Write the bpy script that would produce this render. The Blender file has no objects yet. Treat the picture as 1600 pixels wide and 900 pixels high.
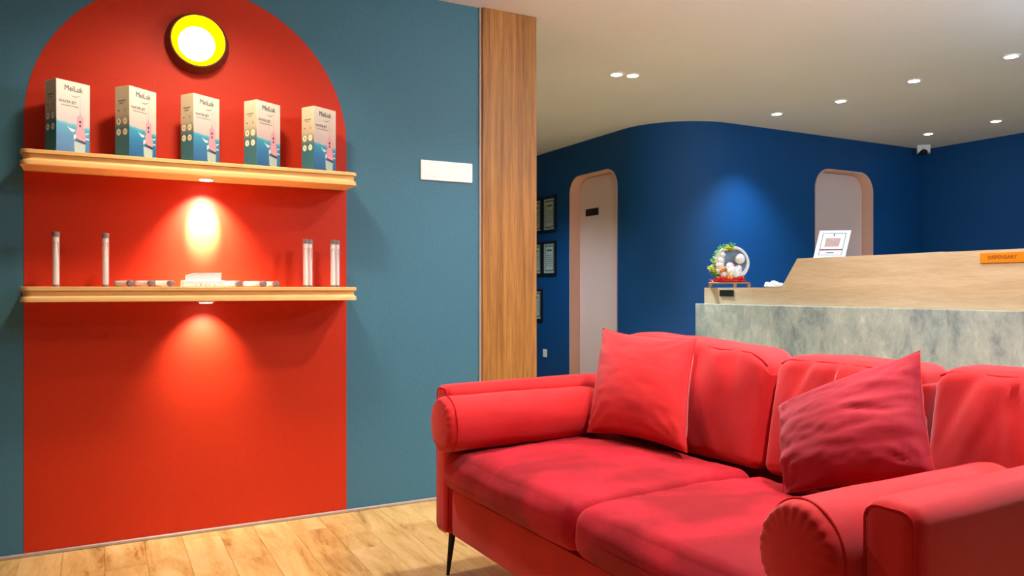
import bpy, bmesh, math, random
from mathutils import Vector, Matrix, noise
from mathutils.geometry import tessellate_polygon
random.seed(7)
S = bpy.context.scene
COL = S.collection
R = math.radians

# ------------------------------------------------------------------ camera
cam_d = bpy.data.cameras.new('camera'); cam = bpy.data.objects.new('camera', cam_d); COL.objects.link(cam)
cam_d.sensor_width = 36.0; cam_d.lens = 27.0; cam_d.shift_y = 0.00125
cam_d.clip_start = 0.02
cam.location = (0, 0, 1.05)
cam.rotation_euler = (R(90), 0, R(-28.1))
S.camera = cam
S.view_settings.view_transform = 'Standard'; S.view_settings.look = 'None'
S.view_settings.gamma = 1.0; S.view_settings.use_curve_mapping = False
S.view_settings.exposure = 0.7
# ------------------------------------------------------------------ world
w = bpy.data.worlds.new('world'); S.world = w; w.use_nodes = True
w.node_tree.nodes['Background'].inputs[0].default_value = (0.5, 0.6, 0.8, 1)
w.node_tree.nodes['Background'].inputs[1].default_value = 0.02
CEIL = 2.495
WARM = (1.0, 0.84, 0.66); COOL = (0.74, 0.88, 1.0); NEUT = (1.0, 0.90, 0.87)
# downlights: x, y, power, colour, cone deg, blend, kind
SPOTS = [
    (3.05, 4.22, 105, COOL, 96, 1), (3.16, 4.19, 105, COOL, 96, 1),
    (4.90, 4.55, 75, COOL, 100, 1), (5.00, 4.01, 50, COOL, 90, 1),
    (4.96, 3.38, 46, COOL, 90, 1), (4.97, 2.74, 46, COOL, 90, 1),
    (6.77, 4.47, 5, COOL, 90, .8), (6.77, 3.86, 30, COOL, 80, 1),
]
HIDDEN_SPOTS = [   # downlights out of view, placed for the light they give; passage one added
    (2.95, 2.35, 62, COOL, 110, 1),
    (1.75, 1.05, 110, NEUT, 130, .8),
    (1.85, 2.40, 74, NEUT, 130, .8),
    (0.37, 2.85, 58, WARM, 150, .8),
    (-0.9, 2.10, 4, WARM, 140, .8),
    (2.90, 6.40, 70, COOL, 130, .8),  # unseen lamp added to brighten the pink door
]
# added pendant fill lamps outside the frame, to brighten the ceiling: x, y, power, colour
FILL_LAMPS = [(2.15, 1.85, 28, (1.0, .92, .84)), (4.3, 1.0, 66, (.56, .80, 1.0))]

# ------------------------------------------------------------------ node helpers
def mat(name):
    m = bpy.data.materials.new(name); m.use_nodes = True
    nt = m.node_tree
    return m, nt, nt.nodes['Principled BSDF']
def lin(r, g, b):
    f = lambda c: ((c/255)/12.92) if c/255 <= 0.04045 else (((c/255)+0.055)/1.055)**2.4
    return (f(r), f(g), f(b), 1)
def N(nt, t, **k):
    n = nt.nodes.new(t)
    for a, b in k.items(): setattr(n, a, b)
    return n
def L(nt, a, b): nt.links.new(a, b)
def noise_node(nt, scale, detail=4, rough=.55, vec=None):
    n = N(nt, 'ShaderNodeTexNoise'); n.inputs['Scale'].default_value = scale
    n.inputs['Detail'].default_value = detail; n.inputs['Roughness'].default_value = rough
    if vec: L(nt, vec, n.inputs['Vector'])
    return n
def ramp(nt, fac, stops):
    r = N(nt, 'ShaderNodeValToRGB'); e = r.color_ramp.elements
    e[0].position, e[0].color = stops[0]; e[1].position, e[1].color = stops[-1]
    for p, c in stops[1:-1]:
        x = e.new(p); x.color = c
    L(nt, fac, r.inputs['Fac']); return r
def mapping(nt, coord='Object', scale=(1, 1, 1), rot=(0, 0, 0)):
    if coord == 'Position':
        src = N(nt, 'ShaderNodeNewGeometry').outputs['Position']
    else:
        src = N(nt, 'ShaderNodeTexCoord').outputs[coord]
    m = N(nt, 'ShaderNodeMapping'); m.inputs['Scale'].default_value = scale; m.inputs['Rotation'].default_value = rot
    L(nt, src, m.inputs['Vector']); return m.outputs['Vector']
def bump(nt, b, h, strength=.2, dist=.01):
    n = N(nt, 'ShaderNodeBump'); n.inputs['Strength'].default_value = strength; n.inputs['Distance'].default_value = dist
    L(nt, h, n.inputs['Height']); L(nt, n.outputs[0], b.inputs['Normal'])
def plain(name, c, rough=.5, metal=0, spec=.5, alpha=1, em=None, es=0, trans=0):
    m, nt, b = mat(name)
    nz = noise_node(nt, 60, 3, vec=mapping(nt))
    mx = ramp(nt, nz.outputs['Fac'], [(0.3, tuple(v*.93 for v in c[:3])+(1,)), (0.7, tuple(min(1, v*1.05) for v in c[:3])+(1,))])
    L(nt, mx.outputs[0], b.inputs['Base Color'])
    b.inputs['Roughness'].default_value = rough; b.inputs['Metallic'].default_value = metal
    b.inputs['Specular IOR Level'].default_value = spec
    b.inputs['Transmission Weight'].default_value = trans
    if em: b.inputs['Emission Color'].default_value = em+(1,) if len(em) == 3 else em; b.inputs['Emission Strength'].default_value = es
    return m
def paint(name, c, rough=.6, speck=.10):
    m, nt, b = mat(name)
    v = mapping(nt, 'Position')
    n1 = noise_node(nt, 130, 5, .7, v); n2 = noise_node(nt, 1.2, 3, .5, v)
    a = ramp(nt, n1.outputs['Fac'], [(.3, tuple(x*(1-speck) for x in c[:3])+(1,)), (.7, tuple(min(1, x*(1+speck)) for x in c[:3])+(1,))])
    g = N(nt, 'ShaderNodeMix', data_type='RGBA', blend_type='MULTIPLY'); g.inputs['Factor'].default_value = .5
    r2 = ramp(nt, n2.outputs['Fac'], [(.3, (.88, .88, .88, 1)), (.7, (1, 1, 1, 1))])
    L(nt, a.outputs[0], g.inputs['A']); L(nt, r2.outputs[0], g.inputs['B']); L(nt, g.outputs['Result'], b.inputs['Base Color'])
    b.inputs['Roughness'].default_value = rough; b.inputs['Specular IOR Level'].default_value = .35
    bump(nt, b, n1.outputs['Fac'], .08, .004)
    return m
def wood(name, dark, light, axis_scale, rough=.45, bands=3.0, spec=.4, fine=1.0):
    m, nt, b = mat(name)
    v = mapping(nt, 'Position', axis_scale)
    n1 = noise_node(nt, bands, 6, .65, v); n1.inputs['Distortion'].default_value = .6
    n2 = noise_node(nt, bands*7, 4, .6, v)
    a = N(nt, 'ShaderNodeMath', operation='MULTIPLY_ADD'); a.inputs[1].default_value = .35*fine
    L(nt, n2.outputs['Fac'], a.inputs[0])
    s = N(nt, 'ShaderNodeMath', operation='MULTIPLY'); s.inputs[1].default_value = 1-.35*fine
    L(nt, n1.outputs['Fac'], s.inputs[0]); L(nt, s.outputs[0], a.inputs[2])
    r = ramp(nt, a.outputs[0], [(.34, dark), (.50, tuple((x+y)/2 for x, y in zip(dark, light))), (.62, light)])
    L(nt, r.outputs[0], b.inputs['Base Color'])
    b.inputs['Roughness'].default_value = rough; b.inputs['Specular IOR Level'].default_value = spec
    bump(nt, b, n2.outputs['Fac'], .1, .003)
    return m

M = {}
M['teal'] = paint('blue_wall_paint_warm_lit', lin(66, 118, 140), .6, .14)  # same blue paint as the far wall, warm light mixed into the colour
M['navy'] = paint('blue_wall_paint_far', lin(4, 76, 140), .6, .14)  # the same blue paint, toned as it looks in the far light
M['red'] = paint('red_arch_paint', lin(200, 46, 8), .55, .08)
M['ceil'] = paint('ceiling_paint', lin(226, 226, 236), .7, .03)
M['pink'] = paint('pink_door_paint', lin(236, 214, 214), .55, .04)
M['pink_frame'] = paint('pink_frame_paint', lin(230, 186, 174), .55, .04)
M['pillar'] = wood('pillar_oak_veneer', lin(120, 74, 26), lin(186, 130, 62), (22, 22, .6), .5, 1.8)
M['shelf'] = wood('shelf_maple', lin(232, 178, 108), lin(252, 208, 140), (.8, 10, 10), .42, 2.0, fine=.6)
M['riser'] = wood('counter_pale_oak', lin(182, 158, 122), lin(208, 188, 154), (8, .8, 9), .4, 2.2)
M['black'] = plain('black_metal', (.012, .011, .012), .4, .6)
M['dark_plate'] = plain('dark_plate', (.012, .02, .015), .3)
M['white'] = plain('white_plastic', (.93, .94, .95), .35)
M['trimw'] = plain('skirting_grey', lin(176, 160, 150), .4)
M['paper'] = plain('white_paper', (.85, .87, .88), .7)
M['steel'] = plain('brushed_steel', (.5, .5, .5), .3, 1)
M['shadow_rim'] = plain('lamp_shadow_brown', (.14, .025, .012), .5)  # dark brown standing in for the shadow around the wall lamp
M['frame_black'] = plain('black_frame', (.01, .01, .014), .4)
M['darkcap'] = plain('smoke_grey_cap', (.20, .17, .17), .35)
M['grey_print'] = plain('grey_print', (.10, .10, .11), .6)
M['ink'] = plain('dark_ink', (.02, .03, .05), .5)
M['pink_print'] = plain('pink_print', lin(226, 150, 158), .4)
M['pale_print'] = plain('pale_print', lin(172, 190, 180), .4)
M['icon_print'] = plain('cream_icon_print', lin(246, 244, 206), .4)
M['splash'] = plain('white_splash_print', lin(205, 225, 228), .4)
M['maroon'] = plain('maroon_print', lin(120, 50, 66), .5)
M['gold'] = plain('gold_print', lin(176, 146, 136), .5)
M['orange'] = plain('orange_brass_plate', lin(214, 132, 12), .35)
M['orange_ink'] = plain('dark_orange_letters', lin(140, 66, 4), .5)
M['ceramic'] = plain('white_ceramic', (.9, .88, .86), .15)
M['mist'] = plain('grey_blue_disc', lin(120, 150, 178), .4)
M['redcloth'] = plain('red_glazed_base', lin(214, 34, 40), .3)
M['leaf'] = plain('green_leaves', lin(96, 170, 52), .5)
M['leafy'] = plain('yellow_leaves', lin(206, 206, 70), .5)
M['flower'] = plain('orange_flowers', lin(230, 150, 60), .5)
M['stand'] = plain('wooden_stand', lin(168, 128, 92), .5)
M['stick'] = plain('white_brush_plastic', (.93, .95, .93), .3)
M['cert'] = plain('certificate_paper', lin(178, 200, 192), .6)
M['cert_ink'] = plain('certificate_ink', lin(70, 100, 110), .6)

def emit(name, c, s):
    m, nt, b = mat(name)
    b.inputs['Base Color'].default_value = (.8, .8, .8, 1)
    b.inputs['Emission Color'].default_value = c+(1,); b.inputs['Emission Strength'].default_value = s
    return m
M['led'] = emit('cool_led_face', (.85, .95, 1.0), 25)
M['ledw'] = emit('warm_led_face', (1.0, .93, .84), 12)
M['bulb'] = emit('lamp_bulb_glow', (1.0, .97, .86), 14)
M['yellow'] = emit('yellow_lamp_reflector', (1.0, .92, .0), 1.2)
M['yellow'].node_tree.nodes['Principled BSDF'].inputs['Base Color'].default_value = (.7, .6, .0, 1); M['yellow'].node_tree.nodes['Principled BSDF'].inputs['Specular IOR Level'].default_value = 0

# clear tube plastic
m, nt, b = mat('clear_tube'); b.inputs['Base Color'].default_value = (.95, .97, 1, 1); b.inputs['Roughness'].default_value = .05
b.inputs['Alpha'].default_value = .22; M['clear'] = m

# velvet
def velvet(name, base, deep, sheen, sc=2.6, dist=.9, lo=.38, hi=.60):
    m, nt, b = mat(name)
    v = mapping(nt, 'Position', (1, 1, 1)); v2 = mapping(nt, 'Position', (1.5, 2.0, 1.5), (.3, .2, .6))
    n1 = noise_node(nt, sc, 5, .58, v2); n1.inputs['Distortion'].default_value = dist
    n2 = noise_node(nt, 240, 3, .7, v)
    a = N(nt, 'ShaderNodeMath', operation='MULTIPLY_ADD'); a.inputs[1].default_value = .25
    L(nt, n2.outputs['Fac'], a.inputs[0]); s = N(nt, 'ShaderNodeMath', operation='MULTIPLY'); s.inputs[1].default_value = .75
    L(nt, n1.outputs['Fac'], s.inputs[0]); L(nt, s.outputs[0], a.inputs[2])
    r = ramp(nt, a.outputs[0], [(lo, deep), (hi, base)])
    L(nt, r.outputs[0], b.inputs['Base Color'])
    b.inputs['Roughness'].default_value = .75; b.inputs['Specular IOR Level'].default_value = .15
    b.inputs['Sheen Weight'].default_value = sheen; b.inputs['Sheen Roughness'].default_value = .5
    b.inputs['Sheen Tint'].default_value = (1, .66, .70, 1)
    bump(nt, b, n2.outputs['Fac'], .12, .002)
    return m
M['velvet'] = velvet('coral_velvet', lin(202, 33, 36), lin(178, 17, 20), .30, 1.6, .2)
M['velvet_seat'] = velvet('crimson_velvet', lin(178, 18, 38), lin(138, 3, 20), .10, 2.0, .5, .44, .60)
M['velvet_piping'] = plain('velvet_piping', lin(190, 30, 34), .8, spec=.1)
M['velvet_pillow'] = velvet('deep_rose_velvet', lin(168, 32, 50), lin(142, 16, 34), .2, 1.6, .2)

# marble
m, nt, b = mat('grey_green_marble')
v = mapping(nt, 'Position', (1, 1.5, .9), (R(35), 0, 0))
n1 = noise_node(nt, 2.4, 10, .68, v); n1.inputs['Distortion'].default_value = .5
n2 = noise_node(nt, 11, 8, .75, v); n2.inputs['Distortion'].default_value = .3
a = N(nt, 'ShaderNodeMath', operation='MULTIPLY_ADD'); a.inputs[1].default_value = .4
L(nt, n2.outputs['Fac'], a.inputs[0]); s = N(nt, 'ShaderNodeMath', operation='MULTIPLY'); s.inputs[1].default_value = .6
L(nt, n1.outputs['Fac'], s.inputs[0]); L(nt, s.outputs[0], a.inputs[2])
r = ramp(nt, a.outputs[0], [(.36, lin(104, 120, 122)), (.46, lin(146, 162, 158)), (.54, lin(168, 180, 172)), (.64, lin(204, 212, 204))])
L(nt, r.outputs[0], b.inputs['Base Color']); b.inputs['Roughness'].default_value = .22
M['marble'] = m

# floor planks (one tint per plank, found from where the plank lies)
PW, PL = .145, .92
m, nt, b = mat('oak_laminate')
g = N(nt, 'ShaderNodeNewGeometry'); sp = N(nt, 'ShaderNodeSeparateXYZ'); L(nt, g.outputs['Position'], sp.inputs[0])
def mth(op, a, b2=None, c=None):
    n = N(nt, 'ShaderNodeMath', operation=op)
    for i, x in enumerate((a, b2, c)):
        if x is None: continue
        if isinstance(x, (int, float)): n.inputs[i].default_value = x
        else: L(nt, x, n.inputs[i])
    return n.outputs[0]
colm = mth('FLOOR', mth('DIVIDE', mth('ADD', sp.outputs[0], 2.6), PW))
row = mth('FLOOR', mth('ADD', mth('DIVIDE', mth('ADD', sp.outputs[1], 2.6), PL), mth('FRACT', mth('MULTIPLY', colm, .37))))
cb = N(nt, 'ShaderNodeCombineXYZ'); L(nt, colm, cb.inputs[0]); L(nt, row, cb.inputs[1])
wn = N(nt, 'ShaderNodeTexWhiteNoise', noise_dimensions='3D'); L(nt, cb.outputs[0], wn.inputs['Vector'])
va = N(nt, 'ShaderNodeVectorMath', operation='MULTIPLY_ADD'); L(nt, wn.outputs['Color'], va.inputs[0]); va.inputs[1].default_value = (9, 9, 9)
L(nt, g.outputs['Position'], va.inputs[2])
mp = N(nt, 'ShaderNodeMapping'); mp.inputs['Scale'].default_value = (6, 1.1, 1); L(nt, va.outputs[0], mp.inputs['Vector'])
n1 = noise_node(nt, 1.6, 8, .68, mp.outputs[0]); n1.inputs['Distortion'].default_value = 1.0
n2 = noise_node(nt, 14, 5, .6, mp.outputs[0])
f = mth('ADD', mth('MULTIPLY', n1.outputs['Fac'], .72), mth('ADD', mth('MULTIPLY', n2.outputs['Fac'], .18), mth('MULTIPLY', wn.outputs['Value'], .08)))
r = ramp(nt, f, [(.34, lin(150, 104, 48)), (.44, lin(206, 166, 96)), (.54, lin(224, 190, 120)), (.66, lin(234, 206, 144))])
L(nt, r.outputs[0], b.inputs['Base Color']); b.inputs['Roughness'].default_value = .38
bump(nt, b, n2.outputs['Fac'], .08, .003)
M['plank'] = m

# carton print: cream paper above, sea below, split along a wave (flat print)
def carton_mat(name, side):
    m, nt, b = mat(name)
    tc = N(nt, 'ShaderNodeTexCoord'); sp = N(nt, 'ShaderNodeSeparateXYZ'); L(nt, tc.outputs['Object'], sp.inputs[0])
    def mm(op, a, b2=None):
        n = N(nt, 'ShaderNodeMath', operation=op)
        for i, x in enumerate((a, b2)):
            if x is None: continue
            if isinstance(x, (int, float)): n.inputs[i].default_value = x
            else: L(nt, x, n.inputs[i])
        return n.outputs[0]
    nz = noise_node(nt, 26, 4, .6, tc.outputs['Object'])
    wob = mm('MULTIPLY', mm('SUBTRACT', nz.outputs['Fac'], .5), .018)
    z = mm('ADD', sp.outputs[2], wob)
    # waterline falls to the right on the front
    z = mm('ADD', z, mm('MULTIPLY', sp.outputs[0], 0.12))
    zz = mm('DIVIDE', z, .282)
    if side:
        st = [(0, lin(64, 118, 128)), (.40, lin(60, 120, 128)), (.50, lin(150, 140, 118)), (.60, lin(206, 192, 160)), (1, lin(240, 228, 190))]
    else:
        st = [(0, lin(34, 84, 136)), (.25, lin(46, 116, 160)), (.40, lin(48, 146, 172)), (.435, lin(90, 176, 190)), (.445, lin(196, 178, 172)), (.65, lin(212, 196, 182)), (1, lin(228, 220, 198))]
    r = ramp(nt, zz, st)
    L(nt, r.outputs[0], b.inputs['Base Color']); b.inputs['Roughness'].default_value = .35
    return m
M['carton_front'] = carton_mat('carton_sea_print', False)
M['carton_side'] = carton_mat('carton_side_print', True)

# ------------------------------------------------------------------ mesh helpers
def link(name, me, mats, parent=None):
    o = bpy.data.objects.new(name, me); COL.objects.link(o)
    if not isinstance(mats, (list, tuple)): mats = [mats]
    if not me.materials:
        for x in mats: me.materials.append(x)
    if parent: o.parent = parent
    return o
def obj(name, bm, mats, parent=None, smooth=False, ang=40):
    bmesh.ops.recalc_face_normals(bm, faces=bm.faces[:])
    me = bpy.data.meshes.new(name); bm.to_mesh(me); bm.free()
    if smooth:
        for p in me.polygons: p.use_smooth = True
        try: me.set_sharp_from_angle(angle=R(ang))
        except Exception: pass
    return link(name, me, mats, parent)
def empty(name, loc=(0, 0, 0), rz=0, label=None, cat=None, group=None):
    o = bpy.data.objects.new(name, None); COL.objects.link(o); o.empty_display_size = .05
    o.location = loc; o.rotation_euler = (0, 0, rz); tag(o, label, cat, group); return o
def tag(o, label=None, cat=None, group=None, kind=None):
    if label: o['label'] = label
    if cat: o['category'] = cat
    if group: o['group'] = group
    if kind: o['kind'] = kind
    return o
def box(bm, x0, x1, y0, y1, z0, z1, bev=0, seg=2, mi=0):
    b2 = bmesh.new(); bmesh.ops.create_cube(b2, size=1)
    for v in b2.verts:
        v.co = Vector(((x0+x1)/2+v.co.x*(x1-x0), (y0+y1)/2+v.co.y*(y1-y0), (z0+z1)/2+v.co.z*(z1-z0)))
    if bev: bmesh.ops.bevel(b2, geom=b2.edges[:], offset=bev, segments=seg, affect='EDGES', profile=.5)
    for f in b2.faces: f.material_index = mi
    merge(bm, b2)
def merge(bm, b2, mtx=None):
    if mtx: bmesh.ops.transform(b2, matrix=mtx, verts=b2.verts[:])
    me = bpy.data.meshes.new('t'); b2.to_mesh(me); b2.free(); bm.from_mesh(me); bpy.data.meshes.remove(me)
def tube(bm, pts, r, seg=8, closed=False, cap=True):
    """tube along a polyline; r a number or a list"""
    n = len(pts); rings = []
    pts = [Vector(p) for p in pts]
    up = None
    for i, p in enumerate(pts):
        if closed: d = (pts[(i+1) % n]-pts[i-1]).normalized()
        else: d = (pts[min(i+1, n-1)]-pts[max(i-1, 0)]).normalized()
        if up is None:
            up = Vector((0, 0, 1)) if abs(d.z) < .9 else Vector((1, 0, 0))
        a = d.cross(up).normalized(); up = a.cross(d).normalized()
        rr = r[i] if isinstance(r, (list, tuple)) else r
        rings.append([bm.verts.new(p+a*rr*math.cos(2*math.pi*k/seg)+up*rr*math.sin(2*math.pi*k/seg)) for k in range(seg)])
    for i in range(n if closed else n-1):
        A, B = rings[i], rings[(i+1) % n]
        for k in range(seg): bm.faces.new((A[k], A[(k+1) % seg], B[(k+1) % seg], B[k]))
    if cap and not closed: bm.faces.new(rings[0]); bm.faces.new(rings[-1])
def lathe(bm, prof, seg=32, mtx=None, mi=0):
    """prof: list (r,z) about the z axis"""
    b2 = bmesh.new(); rings = []
    for r_, z in prof:
        if r_ < 1e-6: rings.append([b2.verts.new((0, 0, z))])
        else: rings.append([b2.verts.new((r_*math.cos(2*math.pi*k/seg), r_*math.sin(2*math.pi*k/seg), z)) for k in range(seg)])
    for A, B in zip(rings, rings[1:]):
        for k in range(seg):
            k2 = (k+1) % seg
            if len(A) == 1 and len(B) == 1: continue
            if len(A) == 1: b2.faces.new((A[0], B[k], B[k2]))
            elif len(B) == 1: b2.faces.new((A[k], B[0], A[k2]))
            else: b2.faces.new((A[k], B[k], B[k2], A[k2]))
    for f in b2.faces: f.material_index = mi
    merge(bm, b2, mtx)
def prism(bm, outline, axis, a0, a1, holes=()):
    """outline in the two other axes, extruded along axis (0,1,2) from a0 to a1; optional holes"""
    loops = [outline]+list(holes)
    def P(u, v, a): return {0: (a, u, v), 1: (u, a, v), 2: (u, v, a)}[axis]
    tris = tessellate_polygon([[Vector((u, v, 0)) for u, v in lp] for lp in loops])
    flat = [p for lp in loops for p in lp]
    for a in (a0, a1):
        vs = [bm.verts.new(P(u, v, a)) for u, v in flat]
        for t in tris:
            try: bm.faces.new([vs[i] for i in t])
            except ValueError: pass
        if a == a0: V0 = vs
        else: V1 = vs
    k = 0
    for lp in loops:
        n = len(lp)
        for i in range(n):
            j = (i+1) % n
            bm.faces.new((V0[k+i], V0[k+j], V1[k+j], V1[k+i]))
        k += n
    bmesh.ops.remove_doubles(bm, verts=bm.verts[:], dist=1e-6)
def softbox(c, dim, n=(16, 16, 8), r=.03, bulge=(0, 0, 0), fn=None):
    """rounded upholstered box; bulge per axis; fn(p, u) final deformation with u in -1..1"""
    bm = bmesh.new(); hx, hy, hz = [d/2 for d in dim]; h = (hx, hy, hz)
    cache = {}
    def vert(u):
        key = tuple(round(t, 5) for t in u)
        if key in cache: return cache[key]
        p = [u[i]*h[i] for i in range(3)]
        inner = [max(-h[i]+r, min(h[i]-r, p[i])) for i in range(3)]
        d = Vector(p)-Vector(inner)
        q = Vector(inner)+(d.normalized()*r if d.length > 1e-7 else Vector())
        for i in range(3):
            j, k = (i+1) % 3, (i+2) % 3
            q[i] += bulge[i]*u[i]*(1-u[j]**2)*(1-u[k]**2)
        if fn: q = fn(q, Vector(u))
        cache[key] = bm.verts.new(Vector(c)+q); return cache[key]
    def warp(t, hh):   # put more lines near the rounded edges
        e = min(.9, r/hh)
        a = abs(t); s = 1 if t >= 0 else -1
        return s*(a/.7*(1-e) if a <= .7 else (1-e)+(a-.7)/.3*e)
    for i in range(3):
        j, k = (i+1) % 3, (i+2) % 3
        for s in (-1, 1):
            for a in range(n[j]):
                for b_ in range(n[k]):
                    vs = []
                    for da, db in ((0, 0), (1, 0), (1, 1), (0, 1)):
                        u = [0, 0, 0]; u[i] = s
                        u[j] = warp(-1+2*(a+da)/n[j], h[j]); u[k] = warp(-1+2*(b_+db)/n[k], h[k])
                        vs.append(vert(u))
                    try: bm.faces.new(vs)
                    except ValueError: pass
    return bm
STUFF = {'side_marks','device_buttons','splash_print','icon_discs','print','small_marks','printed_border','faint_marks','subtitle_print','flowers','red_flowers','rockery','foot_marks'}
def text_mesh(name, body, size, mt, parent, loc, rot, sx=1.0, align='LEFT', bold=0):
    cu = bpy.data.curves.new('t', 'FONT'); cu.body = body; cu.size = size; cu.extrude = .0003; cu.align_x = align; cu.offset = bold
    t = bpy.data.objects.new('t', cu); COL.objects.link(t)
    me = bpy.data.meshes.new_from_object(t.evaluated_get(bpy.context.evaluated_depsgraph_get()))
    bpy.data.objects.remove(t); bpy.data.curves.remove(cu)
    me.transform(Matrix.Translation(loc) @ rot.to_4x4() @ Matrix.Diagonal((sx, 1, 1, 1)))
    me.materials.clear(); me.name = name
    return link(name, me, mt, parent)

# ------------------------------------------------------------------ room shell
# floor
bm = bmesh.new(); box(bm, -2.6, 7.7, -2.6, 9.0, -.12, -.008)
floor = tag(obj('floor', bm, M['plank']), kind='structure', label='light oak laminate plank floor')
bmp = bmesh.new(); box(bmp, 0, PW-.0009, 0, PL-.001, -.008, 0, .0005, 1)
pm = bpy.data.meshes.new('plank'); bmp.to_mesh(pm); bmp.free(); pm.materials.append(M['plank'])
rest = bmesh.new(); cut = bmesh.new(); cand = []
ncol = int(10.2/PW)+1
for ci in range(ncol):
    x = -2.6+ci*PW; off = (ci*.37) % 1.0
    for ri in range(-1, 14):
        y = -2.6+(ri-off)*PL
        y0, y1 = max(y, -2.6), min(y+PL, 9.0)
        if y1-y0 < .02: continue
        if x > 7.6: continue
        full = (y1-y0) > PL-.001 and y1 < 8.99
        if full and -1.35 < x < 2.6 and .3 < y < 3.5 and not (x > 1.6 and y < -1):
            o = bpy.data.objects.new('plank', pm); COL.objects.link(o); o.location = (x, y, 0); o.parent = floor
        else:
            box(rest, x, min(x+PW-.0009, 7.7), y0, y1-.001, -.008, 0)
tag(obj('plank', rest, M['plank'], floor), kind='stuff')
# ceiling
bm = bmesh.new(); box(bm, -2.6, 7.7, -2.6, 9.0, CEIL, CEIL+.12)
tag(obj('ceiling', bm, M['ceil']), kind='structure', label='plain off-white ceiling')
# accent wall
WY = 3.56
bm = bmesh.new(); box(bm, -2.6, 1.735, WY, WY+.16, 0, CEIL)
wl = tag(obj('wall_left', bm, M['teal']), kind='structure', label='blue wall toned teal for warm light, with red painted arch')
# painted arch
AX, AZ, AR = .373, 1.72, .643
out = [(AX-AR, .0), (AX+AR, .0)]+[(AX+AR*math.cos(t), AZ+AR*math.sin(t)) for t in [math.pi*i/48 for i in range(49)]]
bm = bmesh.new(); prism(bm, out, 1, WY-.0015, WY+.001)
o = obj('painted_arch', bm, M['red'], wl); o['label'] = 'red arch painted on the teal wall'
# wood pillar at the wall's end
bm = bmesh.new(); box(bm, 1.72, 2.04, WY-.02, WY+.18, 0, CEIL, .003, 1)
tag(obj('wood_pillar', bm, M['pillar']), 'oak veneered pillar from floor to ceiling at the end of the teal wall', 'pillar')
bm = bmesh.new(); box(bm, 1.708, 1.72, WY-.008, WY+.01, 0, CEIL)
tag(obj('trim_1', bm, M['trimw']), kind='structure', label='thin grey edge strip beside the wood pillar')
bm = bmesh.new(); box(bm, -2.6, 1.72, WY-.012, WY, 0, .014, .003, 1)
tag(obj('baseboard_left', bm, M['trimw']), kind='structure', label='low grey skirting strip under the teal wall')
# other walls
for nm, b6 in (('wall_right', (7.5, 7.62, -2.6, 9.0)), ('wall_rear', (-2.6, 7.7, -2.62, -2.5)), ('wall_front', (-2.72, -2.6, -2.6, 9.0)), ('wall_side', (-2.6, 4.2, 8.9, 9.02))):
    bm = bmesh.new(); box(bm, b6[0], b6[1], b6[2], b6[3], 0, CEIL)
    tag(obj(nm, bm, M['navy']), kind='structure')  # rear and front walls coloured dark as if unlit, cutting bounce light
# back wall: two straight runs joined by a rounded corner, with two door openings
WX, BY, CR = 4.15, 5.0, .65
def door_outline(a0, a1, top, r, seg=10):
    p = [(a0, -.0), (a1, -.0)]
    p += [(a1-r+r*math.cos(t), top-r+r*math.sin(t)) for t in [math.pi/2*i/seg for i in range(seg+1)]]
    p += [(a0+r+r*math.cos(t), top-r+r*math.sin(t)) for t in [math.pi/2+math.pi/2*i/seg for i in range(seg+1)]]
    return p
def wall_with_door(bm, axis, u0, u1, a0, a1, door):
    # outline that runs round the opening (it reaches the floor)
    d0, d1, top, r = door
    dp = door_outline(d0, d1, top, r)
    arc = dp[2:]       # from right side up and over to the left
    out = [(u0, 0), (d0, 0)]+arc[::-1]+[(d1, 0), (u1, 0), (u1, CEIL), (u0, CEIL)]
    prism(bm, out, axis, a0, a1)
D1 = (5.73, 6.54, 2.17, .17); D2 = (5.88, 6.70, 2.19, .19)
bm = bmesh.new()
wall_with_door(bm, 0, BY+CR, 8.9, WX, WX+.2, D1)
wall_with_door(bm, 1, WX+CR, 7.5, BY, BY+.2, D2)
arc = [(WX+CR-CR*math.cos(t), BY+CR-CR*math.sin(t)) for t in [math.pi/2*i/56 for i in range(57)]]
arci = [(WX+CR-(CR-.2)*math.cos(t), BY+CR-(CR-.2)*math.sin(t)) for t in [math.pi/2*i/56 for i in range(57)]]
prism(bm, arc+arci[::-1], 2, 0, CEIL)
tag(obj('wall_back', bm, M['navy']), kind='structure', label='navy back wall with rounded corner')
# doors in their pink reveals
def build_door(name, d, axis, a0, lab):
    root = tag(empty(name, (0, 0, 0)), kind='structure', label=lab)
    d0, d1, top, r = d
    outer = door_outline(d0, d1, top, r)[2:]
    inner = door_outline(d0+.012, d1-.012, top-.012, r-.01)[2:]
    bm = bmesh.new()
    # reveal lining
    prism(bm, [(d1, 0)]+outer+[(d0, 0), (d0+.012, 0)]+inner[::-1]+[(d1-.012, 0)], axis, a0-.004, a0+.13)
    obj('door_frame', bm, M['pink_frame'], root, smooth=True, ang=30)
    bm = bmesh.new(); prism(bm, [(d0+.016, .01), (d1-.016, .01)]+door_outline(d0+.016, d1-.016, top-.017, r-.012)[2:], axis, a0+.11, a0+.15)
    obj('door_leaf', bm, M['pink'], root)
    return root
d1 = build_door('door_1', D1, 0, WX, 'pale pink door with rounded top left of the counter')
d2 = build_door('door_2', D2, 1, BY, 'pale pink door with rounded top behind the counter')
bm = bmesh.new(); box(bm, WX+.103, WX+.111, 6.19, 6.41, 1.775, 1.845, .002, 1); obj('name_plate', bm, M['frame_black'], d1)
bm = bmesh.new(); lathe(bm, [(0, 0), (.012, 0), (.012, .01), (.008, .02), (.017, .03), (.017, .045), (0, .05)], 16, Matrix.Translation((WX+.111, 5.80, 1.0)) @ Matrix.Rotation(R(-90), 4, 'Y'))
obj('door_knob', bm, M['steel'], d1, smooth=True)

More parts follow.
